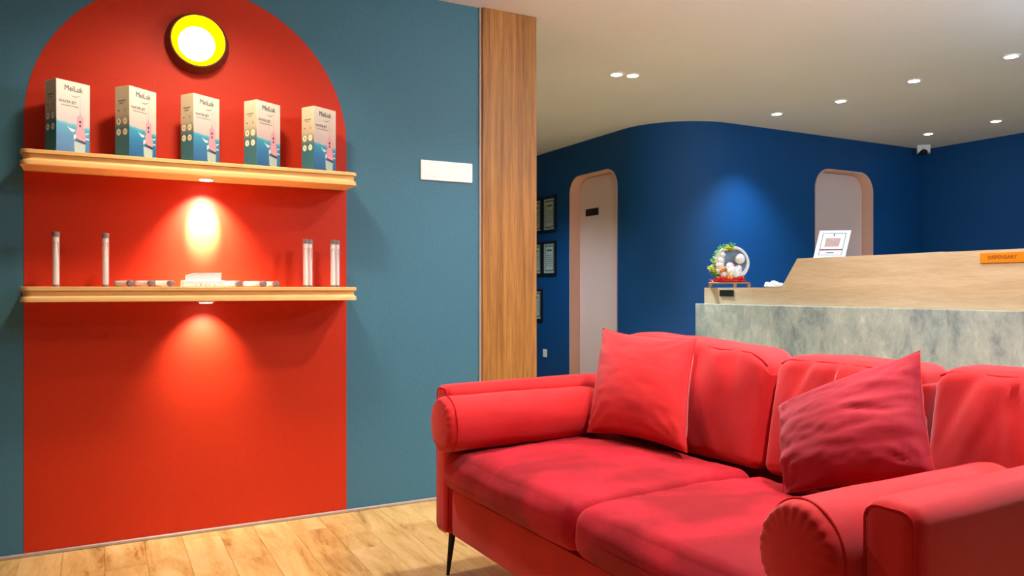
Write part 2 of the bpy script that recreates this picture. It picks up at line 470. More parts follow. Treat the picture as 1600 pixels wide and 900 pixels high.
# framed certificates on the dark wall
def certificate(y0, y1, z0, z1, lab):
    root = empty('certificate_frame', (WX, (y0+y1)/2, z0), 0, lab, 'picture frame', 'framed certificates on the dark blue wall')
    W, H = (y1-y0)/2, z1-z0; e = .022
    bm = bmesh.new()
    prism(bm, [(-W-e, -e), (W+e, -e), (W+e, H+e), (-W-e, H+e)], 0, -.022, -.001, [[(-W, 0), (W, 0), (W, H), (-W, H)]])
    obj('frame', bm, M['frame_black'], root)
    bm = bmesh.new(); box(bm, -.012, -.002, -W, W, 0, H); sh = obj('sheet', bm, M['cert'], root)
    bm = bmesh.new()
    e2 = .02
    prism(bm, [(-W+e2, e2), (W-e2, e2), (W-e2, H-e2), (-W+e2, H-e2)], 0, -.0126, -.012, [[(-W+e2+.012, e2+.012), (W-e2-.012, e2+.012), (W-e2-.012, H-e2-.012), (-W+e2+.012, H-e2-.012)]])
    box(bm, -.0126, -.012, -W*.45, W*.45, H*.74, H*.80)
    for k in range(6): box(bm, -.0126, -.012, -W*.6, W*.6, H*(.24+.07*k), H*(.255+.07*k))
    obj('print', bm, M['cert_ink'], sh)
certificate(6.81, 7.03, 1.675, 2.0, 'framed certificate beside the door, in the upper row')
certificate(6.81, 7.03, 1.22, 1.53, 'framed certificate beside the door, in the lower row')
certificate(7.09, 7.31, 1.675, 2.0, 'framed certificate half hidden by the pillar, in the top row')
certificate(7.09, 7.31, 1.22, 1.53, 'framed certificate half hidden by the pillar, in the middle row')
certificate(7.09, 7.31, .735, 1.03, 'lone framed certificate at the bottom, half hidden by the pillar')
o = empty('wall_switch', (WX, 7.02, .33), 0, 'small white switch plate low on the dark blue wall beside the pillar', 'switch')
bm = bmesh.new(); box(bm, -.009, 0, -.04, .04, 0, .085, .003, 2); obj('plate', bm, M['white'], o)
bm = bmesh.new(); box(bm, -.013, -.009, -.018, .018, .025, .06, .002, 1); obj('rocker', bm, M['white'], o)

# small sensor in the far ceiling corner
o = empty('ceiling_sensor', (7.28, 4.86, CEIL-.085), R(-45), 'small white bracket with a dark dome high in the far ceiling corner', 'sensor')
bm = bmesh.new()
prism(bm, [(-.06, .085), (-.055, -.0), (-.03, .03), (0, .05), (.03, .03), (.055, .0), (.06, .085)], 1, -.03, .03); obj('bracket', bm, M['white'], o)
bm = bmesh.new(); lathe(bm, [(0, -.012), (.02, -.006), (.032, .012), (.034, .03), (0, .03)], 20); obj('dome', bm, M['black'], o, smooth=True)

# ------------------------------------------------------------------ downlights
def downlight(x, y, p, c, cone, blend, lab, warm=False, grp='recessed ceiling downlights'):
    root = empty('ceiling_downlight', (x, y, CEIL), 0, lab, 'downlight', grp)
    bm = bmesh.new(); lathe(bm, [(.036, -.001), (.038, -.006), (.050, -.004), (.052, 0), (.036, .0)], 32); obj('trim_ring', bm, M['white'], root, smooth=True)
    bm = bmesh.new(); lathe(bm, [(0, -.010), (.020, -.008), (.033, -.003), (.036, -.001)], 32); obj('lens', bm, M['ledw'] if warm else M['led'], root, smooth=True)
    ld = bpy.data.lights.new('spot_light', 'SPOT'); ld.energy = p; ld.color = c; ld.spot_size = R(cone); ld.spot_blend = blend; ld.shadow_soft_size = .10 if c == WARM else .04
    lo = bpy.data.objects.new('spot_light', ld); COL.objects.link(lo); lo.parent = root; lo.location = (0, 0, -.03)
    return root
labs = ['left one of the close pair of ceiling downlights near the pillar', 'right one of the close pair of ceiling downlights near the pillar',
        'small ceiling downlight nearest the rounded blue corner', 'ceiling downlight second from the rounded corner in its row above the counter',
        'ceiling downlight third from the rounded corner in its row above the counter', 'nearest and largest ceiling downlight at the right edge',
        'ceiling downlight just in front of the corner sensor', 'ceiling downlight right of the corner sensor near the far right wall']
for a, l in zip(SPOTS, labs): downlight(*a, l)
for a, l in zip(HIDDEN_SPOTS, ['ceiling downlight over the front of the reception counter', 'ceiling downlight over the right end of the red sofa', 'ceiling downlight over the left end of the red sofa', 'ceiling downlight over the floor before the red arch', 'ceiling downlight left of the red arch', 'added unseen ceiling downlight brightening the passage behind the teal wall']):
    downlight(*a, l, warm=a[3] != COOL)

for (x, y, p, c), l in zip(FILL_LAMPS, ['added unseen pendant fill lamp over the red sofa', 'added unseen pendant fill lamp behind the counter']):
    root = empty('fill_lamp', (x, y, CEIL), 0, l, 'lamp')  # fill lamp added out of view, shaped as a pendant
    bm = bmesh.new(); lathe(bm, [(0, 0), (.06, 0), (.06, -.02), (.008, -.025), (.008, -.19), (.03, -.20), (.03, -.215), (0, -.215)], 32); obj('base', bm, M['white'], root, smooth=True)
    rg = .07
    bm = bmesh.new(); lathe(bm, [(rg*math.sin(math.pi*q/10), -.285-rg*math.cos(math.pi*q/10)) for q in range(11)], 20)
    mg = emit('fill_globe_'+('warm' if x < 3 else 'cool'), c, p/(4*math.pi**2*rg*rg))
    obj('added_globe', bm, mg, root, smooth=True)
# ------------------------------------------------------------------ wall lamp
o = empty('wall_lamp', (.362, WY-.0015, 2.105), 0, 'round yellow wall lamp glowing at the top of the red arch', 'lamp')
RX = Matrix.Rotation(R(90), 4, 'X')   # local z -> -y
bm = bmesh.new(); lathe(bm, [(0, 0), (.128, 0), (.130, .006), (.118, .035), (.111, .058), (.107, .058), (.107, .03)], 48, RX); obj('shadow_housing', bm, M['shadow_rim'], o, smooth=True)  # flared dark body takes the place of the lamp's shadow ring
bm = bmesh.new(); lathe(bm, [(.106, .060), (.104, .058), (.085, .046), (.05, .036), (0, .033)], 48, RX); obj('reflector', bm, M['yellow'], o, smooth=True)
bm = bmesh.new(); lathe(bm, [(.0, .034), (.068, .036), (.073, .046), (.064, .060), (.04, .070), (0, .074)], 32, Matrix.Translation((-.006, 0, -.012)) @ RX); obj('bulb', bm, M['bulb'], o, smooth=True)

# ------------------------------------------------------------------ wall shelves
def shelf(zb, zt, lab):
    root = empty('wall_shelf', (0, WY, zb), 0, lab, 'shelf', 'maple display shelves across the red arch')
    x0, x1, dp, T = -.27, 1.012, .205, zt-zb
    prof = [(0, 0), (.000, .002), (.0, .012), (-.002, .018), (-.006, .020), (-.009, .024), (-.009, .033), (-.006, .040), (-.008, .0405), (-.008, .042), (0, .043), (0, T-.002), (-.002, T)]
    def plan(off):
        r = .035
        a = [(x0-off*0-off, 0)]
        X0, X1, D = x0-off, x1+off, dp+off
        rr = r
        pts = [(X0, -.002)]
        pts += [(X0+rr-rr*math.cos(t), -(D-rr)-rr*math.sin(t)) for t in [math.pi/2*i/8 for i in range(9)]]
        pts += [(X1-rr+rr*math.sin(t), -(D-rr)-rr*math.cos(t)) for t in [math.pi/2*i/8 for i in range(9)]]
        pts += [(X1, -.002)]
        return pts
    bm = bmesh.new(); rings = []
    for off, z in prof: rings.append([bm.verts.new((x, y, z)) for x, y in plan(off)])
    n = len(rings[0])
    for A, B in zip(rings, rings[1:]):
        for k in range(n): bm.faces.new((A[k], A[(k+1) % n], B[(k+1) % n], B[k]))
    bm.faces.new(rings[0][::-1]); bm.faces.new(rings[-1])
    obj('board', bm, M['shelf'], root, smooth=True, ang=35)
    bm = bmesh.new(); lathe(bm, [(0, -.008), (.030, -.008), (.034, -.006), (.034, 0)], 28, Matrix.Translation((.385, -.115, 0)))
    pk = obj('puck_light', bm, M['white'], root, smooth=True)
    bm = bmesh.new(); lathe(bm, [(0, -.0105), (.024, -.010), (.026, -.0075)], 24, Matrix.Translation((.385, -.115, 0)))
    obj('lens', bm, M['ledw'], pk, smooth=True)
    return root
s1 = shelf(1.515, 1.572, 'upper maple wall shelf carrying the row of cartons')
s2 = shelf(1.002, 1.060, 'lower maple wall shelf carrying clear tubes and a white pile')
PUCK = [(s1, 48.0, 170.0), (s2, 20.0, 0)]
for sh, p, p_beam in PUCK:
    ld = bpy.data.lights.new('puck_spot', 'SPOT'); ld.energy = p; ld.color = (1, .88, .78); ld.spot_size = R(90); ld.spot_blend = 1.0; ld.shadow_soft_size = .015
    lo = bpy.data.objects.new('puck_spot', ld); COL.objects.link(lo); lo.parent = sh; lo.location = (.385, -.115, -.014)
    lo.rotation_euler = (R(26), 0, 0)
    if p_beam:
        ld = bpy.data.lights.new('puck_beam', 'SPOT'); ld.energy = p_beam; ld.color = (1, .93, .88); ld.spot_size = R(40); ld.spot_blend = .7; ld.shadow_soft_size = .012
        lo = bpy.data.objects.new('puck_beam', ld); COL.objects.link(lo); lo.parent = sh; lo.location = (.385, -.115, -.014)
        lo.rotation_euler = (R(36), 0, 0)

# ------------------------------------------------------------------ cartons on the upper shelf
CWd, CD, CH = .131, .078, .281
Rf = Matrix(((1, 0, 0), (0, 0, -1), (0, 1, 0)))                   # text plane -> front face (normal -y)
Rs = Matrix(((0, 0, -1), (-1, 0, 0), (0, 1, 0)))                  # text plane -> left face (normal -x)
def disc(bm, cx, cz, rx, rz, y, seg=18, face='f'):
    P = (lambda u, v: (u, y, v)) if face == 'f' else (lambda u, v: (y, -u, v))
    d = -.0004
    vs = [bm.verts.new(P(cx+rx*math.cos(2*math.pi*i/seg), cz+rz*math.sin(2*math.pi*i/seg))) for i in range(seg)]; bm.faces.new(vs)
def poly(bm, pts, y): bm.faces.new([bm.verts.new((a, y, b_)) for a, b_ in pts])
def carton(loc, yaw, lab):
    root = empty('product_carton', loc, yaw, lab, 'box', 'cartons in a row on the upper shelf')
    bm = bmesh.new(); box(bm, 0, CWd, 0, CD, 0, CH, .0012, 1)
    for f in bm.faces: f.material_index = 1 if abs(f.normal.x) > .7 else 0
    obj('carton_body', bm, [M['carton_front'], M['carton_side']], root)
    y = -.0006
    text_mesh('brand_lettering', 'MeiLuk', .030, M['ink'], root, (.030, y, .243), Rf, .80)
    bm = bmesh.new()
    n = 14
    up = [(.052+.046*i/n, .2325-.010*math.sin(math.pi*(i/n)**.8)+.003*(i/n)) for i in range(n+1)]
    lo = [(a, z-.0022*math.sin(math.pi*i/n)) for i, (a, z) in enumerate(up)]
    for i in range(n): poly(bm, [up[i], up[i+1], lo[i+1], lo[i]], y)
    obj('brand_swoosh', bm, M['ink'], root)
    text_mesh('title_lettering', 'WATER JET', .0155, M['grey_print'], root, (.009, y, .194), Rf, .86)
    bm = bmesh.new()
    for i in range(16): poly(bm, [(.018+i*.0042, .1865), (.0207+i*.0042, .1865), (.0207+i*.0042, .1835), (.018+i*.0042, .1835)], y)
    obj('subtitle_print', bm, M['grey_print'], root)
    # picture of the handheld device
    bm = bmesh.new()
    poly(bm, [(.0800, .150), (.1040, .150), (.1050, .146), (.1045, .118), (.1120, .080), (.1130, .060), (.105, .050), (.078, .060), (.0720, .070), (.0780, .105), (.0790, .146)], y)
    poly(bm, [(.087, .150), (.097, .150), (.0945, .160), (.0935, .166), (.0905, .166)], y)
    poly(bm, [(.0913, .166), (.0929, .166), (.0929, .2215), (.0921, .2215)], y)
    dev = obj('device_picture', bm, M['pink_print'], root)
    bm = bmesh.new(); disc(bm, .091, .130, .0045, .0055, y-.0003); disc(bm, .091, .114, .0038, .0055, y-.0003)
    poly(bm, [(.0700, .066), (.088, .052), (.108, .045), (.116, .050), (.104, .056), (.086, .060)], y-.0003)
    obj('device_buttons', bm, M['ink'], dev)
    bm = bmesh.new(); poly(bm, [(.067, .052), (.112, .044), (.110, .012), (.100, .006), (.078, .007), (.069, .014)], y)
    obj('tank_picture', bm, M['pale_print'], dev)
    bm = bmesh.new()
    poly(bm, [(.040, .108), (.050, .100), (.062, .098), (.074, .094), (.066, .086), (.056, .088), (.048, .096)], y)
    poly(bm, [(.066, .076), (.074, .079), (.077, .070), (.072, .060), (.066, .058)], y-.0001); poly(bm, [(.112, .088), (.126, .092), (.126, .088), (.113, .082)], y)
    poly(bm, [(.113, .070), (.127, .068), (.127, .064), (.114, .064)], y)
    obj('splash_print', bm, M['splash'], root)
    # icons on the narrow side
    bm = bmesh.new()
    for zz in (.100, .142):
        for u in (.021, .056): disc(bm, u-CD, zz, .0125, .0135, -.0006, face='s')
    obj('icon_discs', bm, M['icon_print'], root)
    bm = bmesh.new()
    for u, zz, rx, rz in ((.021, .142, .003, .006), (.021, .185, .0045, .003), (.056, .186, .002, .006), (.056, .142, .003, .002), (.021, .100, .002, .005), (.056, .100, .002, .004)):
        disc(bm, u-CD, zz, rx, rz, -.0010, 10, 's')
    for k in range(10): disc(bm, .020+k*.0042-CD, .224, .0016, .003, -.001, 6, 's'); 
    for k in range(6): disc(bm, .028+k*.0042-CD, .214, .0016, .002, -.001, 6, 's')
    obj('side_marks', bm, M['grey_print'], root)
    return root
def copy_tree(o, parent=None):
    c = o.copy(); COL.objects.link(c)
    if parent: c.parent = parent
    for ch in [x for x in bpy.data.objects if x.parent == o]: copy_tree(ch, c)
    return c
bx = [(-.1533, 3.389, 31), (.0949, 3.375, 39), (.3299, 3.3824, 33), (.5768, 3.3722, 31.6), (.8175, 3.370, 29)]
blab = ['sea-blue and cream product carton at the left end of the upper shelf', 'second product carton from the left on the upper shelf, turned most',
        'middle product carton of the row of five on the upper shelf', 'fourth product carton from the left on the upper shelf',
        'product carton at the right end of the upper shelf, near the arch edge']
c0 = carton((bx[0][0], bx[0][1], 1.5725), R(bx[0][2]), blab[0])
for (x, y, a), l in list(zip(bx, blab))[1:]:
    c = copy_tree(c0); c.location = (x, y, 1.5725); c.rotation_euler = (0, 0, R(a)); c['label'] = l

# ------------------------------------------------------------------ clear tubes on the lower shelf
def tube_thing(lab, standing, grp, H=.212, r=.0125):
    root = empty('clear_tube', (0, 0, 0), 0, lab, 'tube', grp)
    bm = bmesh.new(); lathe(bm, [(r, .004), (r, H-.012), (r-.0008, H-.012), (r-.0008, .004)], 20); obj('tube_wall', bm, M['clear'], root, smooth=True)
    bm = bmesh.new(); lathe(bm, [(0, 0), (r+.0004, 0), (r+.0004, .007), (0, .007)], 20); obj('base_cap', bm, M['darkcap'], root, smooth=True)
    bm = bmesh.new(); lathe(bm, [(0, H-.018), (r+.0005, H-.018), (r+.0005, H-.001), (r-.002, H), (0, H)], 20); obj('top_cap', bm, M['darkcap'], root, smooth=True)
    bm = bmesh.new()
    lathe(bm, [(0, .008), (.0095, .008), (.0100, H*.25), (.0085, H*.5), (.0055, H*.72), (.0045, H-.047), (.0045, H-.040), (.0085, H-.038), (.0085, H-.020), (0, H-.020)], 16)
    obj('white_brush', bm, M['stick'], root, smooth=True)
    return root
ZS = 1.0605
T0 = tube_thing('clear tube with white brush standing alone at the left end of the lower shelf', True, 'clear tubes standing on the lower shelf')
T0.location = (-.1566, 3.45, ZS)
for x, y, tl, tr, l in ((.0129, 3.45, R(-1), 0, 'clear tube with white brush standing between the left end tube and the lying tubes'),
                   (.7985, 3.44, 0, R(0), 'left tube of the inner standing pair right of the white pile'), (.8235, 3.47, R(0), 0, 'right tube of the inner standing pair right of the white pile'),
                   (.9207, 3.44, 0, 0, 'left tube of the outer standing pair near the right shelf end'), (.9465, 3.47, 0, R(0), 'right tube of the outer standing pair near the right shelf end')):
    c = copy_tree(T0); c.location = (x, y, ZS); c['label'] = l
lab6 = ['lying clear tube farthest left of the white pile', 'lying clear tube in the middle of the three left of the white pile', 'lying clear tube just left of the white pile',
        'lying clear tube just right of the white pile', 'second lying clear tube right of the white pile', 'lying clear tube farthest right of the white pile']
T1 = None
for i, (x, yw) in enumerate(((.1032, 24), (.1774, 24), (.2500, 24), (.5110, 28), (.6110, 30), (.6730, 20))):
    if T1 is None:
        T1 = tube_thing(lab6[0], False, 'clear tubes lying on the lower shelf', H=.125, r=.0125); c = T1
    else: c = copy_tree(T1)
    c['label'] = lab6[i]
    # axis runs from the far end to the near end, lying down
    yy = 3.38 if i < 5 else 3.43
    a = R(yw)
    ex = Vector((math.sin(a), -math.cos(a), 0))      # towards the viewer
    c.rotation_mode = 'QUATERNION'; c.rotation_quaternion = ex.to_track_quat('Z', 'Y')
    c.location = Vector((x, yy, ZS+.0130))-ex*.125
# white boxes in the middle
bm = bmesh.new(); box(bm, .289, .452, 3.375, 3.47, 0, .026, .003, 2)
for v in bm.verts: v.co.x -= .0
pile = empty('white_carton', (0, 0, ZS), 0, 'white wide low carton on the lower shelf, the bottom one of the pile', 'box', 'white cartons piled on the lower shelf')
obj('carton_body', bm, M['white'], pile)
bm = bmesh.new()
for x, h in ((.340, .004), (.358, .008), (.376, .005), (.392, .004), (.411, .005)): box(bm, x-.0015, x+.0015, 3.3742, 3.3752, .004, .004+h)
obj('small_marks', bm, M['grey_print'], pile)
p2 = empty('white_carton', (0, 0, ZS+.0265), 0, 'white carton lying on top of the wide one on the lower shelf', 'box', 'white cartons piled on the lower shelf')
bm = bmesh.new(); prism(bm, [(.306, 0), (.437, 0), (.437, .030), (.340, .030), (.306, .020)], 1, 3.385, 3.46); bmesh.ops.bevel(bm, geom=bm.edges[:], offset=.002, segments=1, affect='EDGES')
obj('carton_body', bm, M['white'], p2)

# white blank sign on the teal wall
o = empty('wall_plaque', (1.528, WY, 1.592), 0, 'blank white rectangular plate on the teal wall left of the wood pillar', 'plaque')
bm = bmesh.new(); box(bm, -.14, .14, -.008, -.0, 0, .098, .0015, 1); obj('plate', bm, M['white'], o)
bm = bmesh.new(); box(bm, -.115, -.06, -.0086, -.008, .020, .0215); box(bm, -.09, -.088, -.0086, -.008, .033, .039); obj('faint_marks', bm, M['cert'], o)

# ------------------------------------------------------------------ reception counter
ct = empty('reception_counter', (3.6, 1.6, 0), 0, 'reception counter with grey marble front and pale oak raised top behind the sofa', 'counter')
def rel(o): o.location = -Vector((3.6, 1.6, 0)); return o
YE = -1.6
bm = bmesh.new(); box(bm, 3.40, 3.47, YE, 3.84, 0, .957, .002, 1); box(bm, 3.47, 4.05, 3.80, 3.84, 0, .957, .002, 1)
rel(obj('marble_front', bm, M['marble'], ct))
bm = bmesh.new()
prism(bm, [(YE, .957), (3.81, .957), (3.81, 1.06), (3.17, 1.06), (3.055, 1.223), (YE, 1.223)], 0, 3.45, 3.475)
wr = rel(obj('wood_riser', bm, M['riser'], ct))
bm = bmesh.new(); box(bm, 3.476, 3.80, 3.165, 3.81, 1.03, 1.0595, .002, 1); rel(obj('lower_ledge', bm, M['riser'], ct))
bm = bmesh.new(); box(bm, 3.476, 3.80, YE, 3.055, 1.195, 1.2228, .002, 1); rel(obj('upper_ledge', bm, M['riser'], ct))
bm = bmesh.new(); box(bm, 3.74, 3.80, YE, 3.81, 0, 1.03); rel(obj('inner_panel', bm, M['riser'], ct))
bm = bmesh.new(); prism(bm, [(3.055, 1.195), (3.055, 1.2228), (3.17, 1.0597), (3.17, 1.035)], 0, 3.476, 3.80); rel(obj('sloping_ledge', bm, M['riser'], ct))
bm = bmesh.new(); box(bm, 3.80, 4.15, YE, 3.70, .72, .75, .002, 1); rel(obj('desk_top', bm, M['riser'], ct))
# plates
bm = bmesh.new(); box(bm, 3.443, 3.4495, 3.545, 3.665, 1.006, 1.046, .001, 1)
tag(obj('name_plate', bm, M['dark_plate']), 'small black plate on the left end of the oak counter riser', 'plate')
o = empty('counter_sign', (3.4495, 1.905, 1.166), 0, 'orange lettered sign plate on the counter riser at the right edge', 'sign')
bm = bmesh.new(); box(bm, -.006, 0, -.135, .128, 0, .044, .001, 1); obj('plate', bm, M['orange'], o)
Rc = Matrix(((0, 0, -1), (-1, 0, 0), (0, 1, 0)))
text_mesh('sign_lettering', 'DISPENSARY', .022, M['orange_ink'], o, (-.0064, .093, .016), Rc, 1.0, bold=.0003)

# paper sheets and tissue on the counter
bm = bmesh.new(); prism(bm, [(3.50, 2.24), (3.71, 2.20), (3.73, 2.45), (3.52, 2.50)], 2, 1.2235, 1.2265)
tag(obj('paper_sheet', bm, M['paper']), 'white sheets of paper lying on top of the oak counter', 'paper')
bm = bmesh.new(); b2 = bmesh.new(); bmesh.ops.create_icosphere(b2, subdivisions=3, radius=1)
for v in b2.verts:
    n_ = noise.noise(v.co*2.4)*.5+noise.noise(v.co*6)*.2
    v.co = Vector((v.co.x*.05*(1+n_*.4), v.co.y*.065*(1+n_*.3), max(0, (v.co.z*.020+.012)*(1+n_*1.6))))
merge(bm, b2, Matrix.Translation((3.55, 3.315, 1.0605)))
tag(obj('crumpled_tissue', bm, M['paper']), 'crumpled white tissue on the lower ledge of the counter', 'tissue')

# table-top stand with leaflet
ay = math.atan2(.83, .56)
o = empty('leaflet_stand', (3.60, 2.965, 1.2235), R(-42), 'white slanted leaflet stand on top of the oak counter before the pink door', 'stand')
sk = R(14)
bm = bmesh.new()
W2, HH = .083, .166
tilt = Matrix.Rotation(R(-17), 4, 'X')
b2 = bmesh.new(); prism(b2, [(-W2, 0), (W2, 0), (W2+.042, HH), (-W2+.042, HH)], 1, -.002, .002); merge(bm, b2, tilt)
obj('back_plate', bm, M['white'], o)
bm = bmesh.new(); box(bm, -W2-.01, W2+.01, -.01, .06, 0, .004, .001, 1); obj('foot', bm, M['white'], o)
bm = bmesh.new(); b2 = bmesh.new()
def par(x0, x1, z0, z1): return [(x0+z0*.25, z0), (x1+z0*.25, z0), (x1+z1*.25, z1), (x0+z1*.25, z1)]
prism(b2, par(-.062, .062, .018, .150), 1, -.0026, -.002, [par(-.058, .058, .021, .147)])
prism(b2, par(-.022, .018, .030, .036), 1, -.0026, -.002)
prism(b2, par(-.004, .004, .132, .145), 1, -.0026, -.002)
merge(bm, b2, tilt); obj('printed_border', bm, M['cert_ink'], o)
bm = bmesh.new(); b2 = bmesh.new(); prism(b2, par(-.060, .060, .046, .056), 1, -.0027, -.002); merge(bm, b2, tilt); obj('maroon_band', bm, M['maroon'], o)
bm = bmesh.new(); b2 = bmesh.new(); prism(b2, par(-.040, .038, .068, .120), 1, -.0027, -.002); merge(bm, b2, tilt); obj('beige_panel', bm, M['gold'], o)

# ring ornament
o = empty('ring_ornament', (3.535, 3.668, 1.0605), R(-43.5), 'white ring ornament with greenery and red base on a small wooden stand on the counter', 'ornament')
k = .98
bm = bmesh.new(); box(bm, -.135*k, .125*k, -.045, .045, .024, .034, .003, 1)
st = obj('stand_top', bm, M['stand'], o)
for x, y in ((-.12, -.035), (-.12, .035), (.115, -.035), (.115, .035), (.03, -.035)):
    bm = bmesh.new(); box(bm, x-.010, x+.010, y-.008, y+.008, 0, .0238, .002, 1); obj('foot', bm, M['stand'], o)
bm = bmesh.new(); b2 = bmesh.new(); bmesh.ops.create_icosphere(b2, subdivisions=3, radius=1)
for v in b2.verts:
    n_ = 1+.25*noise.noise(v.co*3); v.co = Vector((v.co.x*.108*n_, v.co.y*.04*n_, max(-.010, v.co.z*.019*n_)))
merge(bm, b2, Matrix.Translation((-.01, 0, .0445))); obj('red_base', bm, M['redcloth'], o, smooth=True)
bm = bmesh.new(); cz = .158; rr = .098
pts = [(rr*math.cos(t)+.012, 0, cz+rr*math.sin(t)) for t in [R(-118+ (236+60)*i/44) for i in range(45)]]
tube(bm, pts, [.013+.004*math.cos(i/44*math.pi*2) for i in range(45)], 12); obj('ring', bm, M['ceramic'], o, smooth=True)
bm = bmesh.new(); lathe(bm, [(0, 0), (rr-.012, 0), (rr-.012, .004), (0, .004)], 40, Matrix.Translation((.012, .012, cz)) @ RX); obj('back_disc', bm, M['mist'], o, smooth=True)
def blobs(lst, seed=0, sc=.25):
    bm = bmesh.new()
    for (x, y, z, r_) in lst:
        b2 = bmesh.new(); bmesh.ops.create_icosphere(b2, subdivisions=2, radius=r_)
        for v in b2.verts: v.co *= 1+sc*noise.noise(v.co*60+Vector((x*90+seed, z*70, 0)))
        merge(bm, b2, Matrix.Translation((x, y, z)))
    return bm
obj('globe', blobs([(.060, -.012, .182, .034)], 0, .05), M['ceramic'], o, smooth=True)
obj('rockery', blobs([(.01, -.012, .105, .042), (.035, -.012, .095, .040), (.0, -.015, .135, .026), (.05, -.01, .12, .025), (-.035, -.01, .085, .028), (-.062, -.004, .14, .030), (-.055, -.004, .175, .026), (-.045, -.004, .21, .020), (-.07, -.002, .11, .024)], 3), M['ceramic'], o, smooth=True)
obj('flowers', blobs([(-.040, -.035, .118, .012), (-.028, -.036, .124, .010), (-.052, -.034, .110, .010), (-.01, -.04, .066, .012), (.008, -.04, .064, .010)], 5), M['flower'], o, smooth=True)
obj('red_flowers', blobs([(.075, -.03, .062, .014), (.055, -.034, .060, .012), (-.045, -.04, .062, .014), (-.07, -.034, .060, .012), (.028, -.036, .135, .006)], 6), M['redcloth'], o, smooth=True)
def leaves(centers, n, sp, mt):
    bm = bmesh.new()
    for i in range(n):
        c = Vector(random.choice(centers))+Vector([random.gauss(0, sp) for _ in range(3)])
        d = Vector([random.gauss(0, 1) for _ in range(3)]).normalized(); s_ = d.orthogonal().normalized()
        l_, w_ = random.uniform(.008, .015), random.uniform(.003, .006)
        bm.faces.new([bm.verts.new(c-d*l_*.5), bm.verts.new(c+s_*w_), bm.verts.new(c+d*l_*.5), bm.verts.new(c-s_*w_)])
    return tag(obj('foliage', bm, mt, o), kind='stuff')
leaves([(-.085, 0, .20), (-.075, 0, .225), (-.055, 0, .245), (-.03, 0, .255), (-.005, 0, .262), (.012, 0, .262), (-.1, 0, .18), (-.105, 0, .10), (-.08, -.01, .085)], 900, .009, M['leaf'])
leaves([(-.12, 0, .125), (-.105, -.005, .115), (-.09, -.01, .10), (-.015, -.01, .252), (.01, -.01, .25), (-.095, 0, .15)], 420, .008, M['leafy'])

# ------------------------------------------------------------------ sofa
sofa = empty('sofa', (1.6, 1.71, 0), 0, 'red velvet sofa with bolster arms and thin black legs before the reception counter', 'sofa')
def srel(o): o.location = -Vector((1.6, 1.71, 0)); return o
VZ = M['velvet']
def wr_noise(p, s, a): return a*noise.fractal(Vector(p)*s, .7, 2.1, 3)
YL, YR = 2.64, .78; TH = .103
XF, XB = 1.108, 2.08
# base rail
bm = softbox(((XF+.015+XB)/2, (YL+YR)/2, .2535), (XB-XF-.015, YL-YR-2*TH-.004, .165), (10, 20, 4), .012, (0, 0, 0)); srel(obj('base', bm, VZ, sofa, smooth=True))
# outer arms
def arm(yc, side):
    def fn(q, u):
        q.y += wr_noise((q.x, q.y*3, q.z), 5, .003); q.z += (.004*(1-u.y**2) if u.z > .5 else 0)+wr_noise((q.x, 3+q.y, 0), 6, .0025)*(u.z > 0)
        return q
    bm = softbox(((XF+XB)/2, yc, (.17+.697)/2), (XB-XF, TH, .527), (26, 10, 16), .028, (0.004, .004, .008), fn)
    a = srel(obj('arm', bm, VZ, sofa, smooth=True))
    bm = bmesh.new(); hy = TH/2-.006; pts = []
    z0, z1, r_ = .176, .691, .026
    for cx_, cz_, t0 in ((hy-r_, z1-r_, 0), (-hy+r_, z1-r_, 90), (-hy+r_, z0+r_, 180), (hy-r_, z0+r_, 270)):
        for i in range(7):
            t = R(t0+15*i); pts.append((XF+.005, yc+cx_+r_*math.cos(t), cz_+r_*math.sin(t)))
    tube(bm, pts, .0026, 6, closed=True); obj('piping', bm, M['velvet_piping'], a, smooth=True)
arm(YL-TH/2, 1); arm(YR+TH/2, -1)
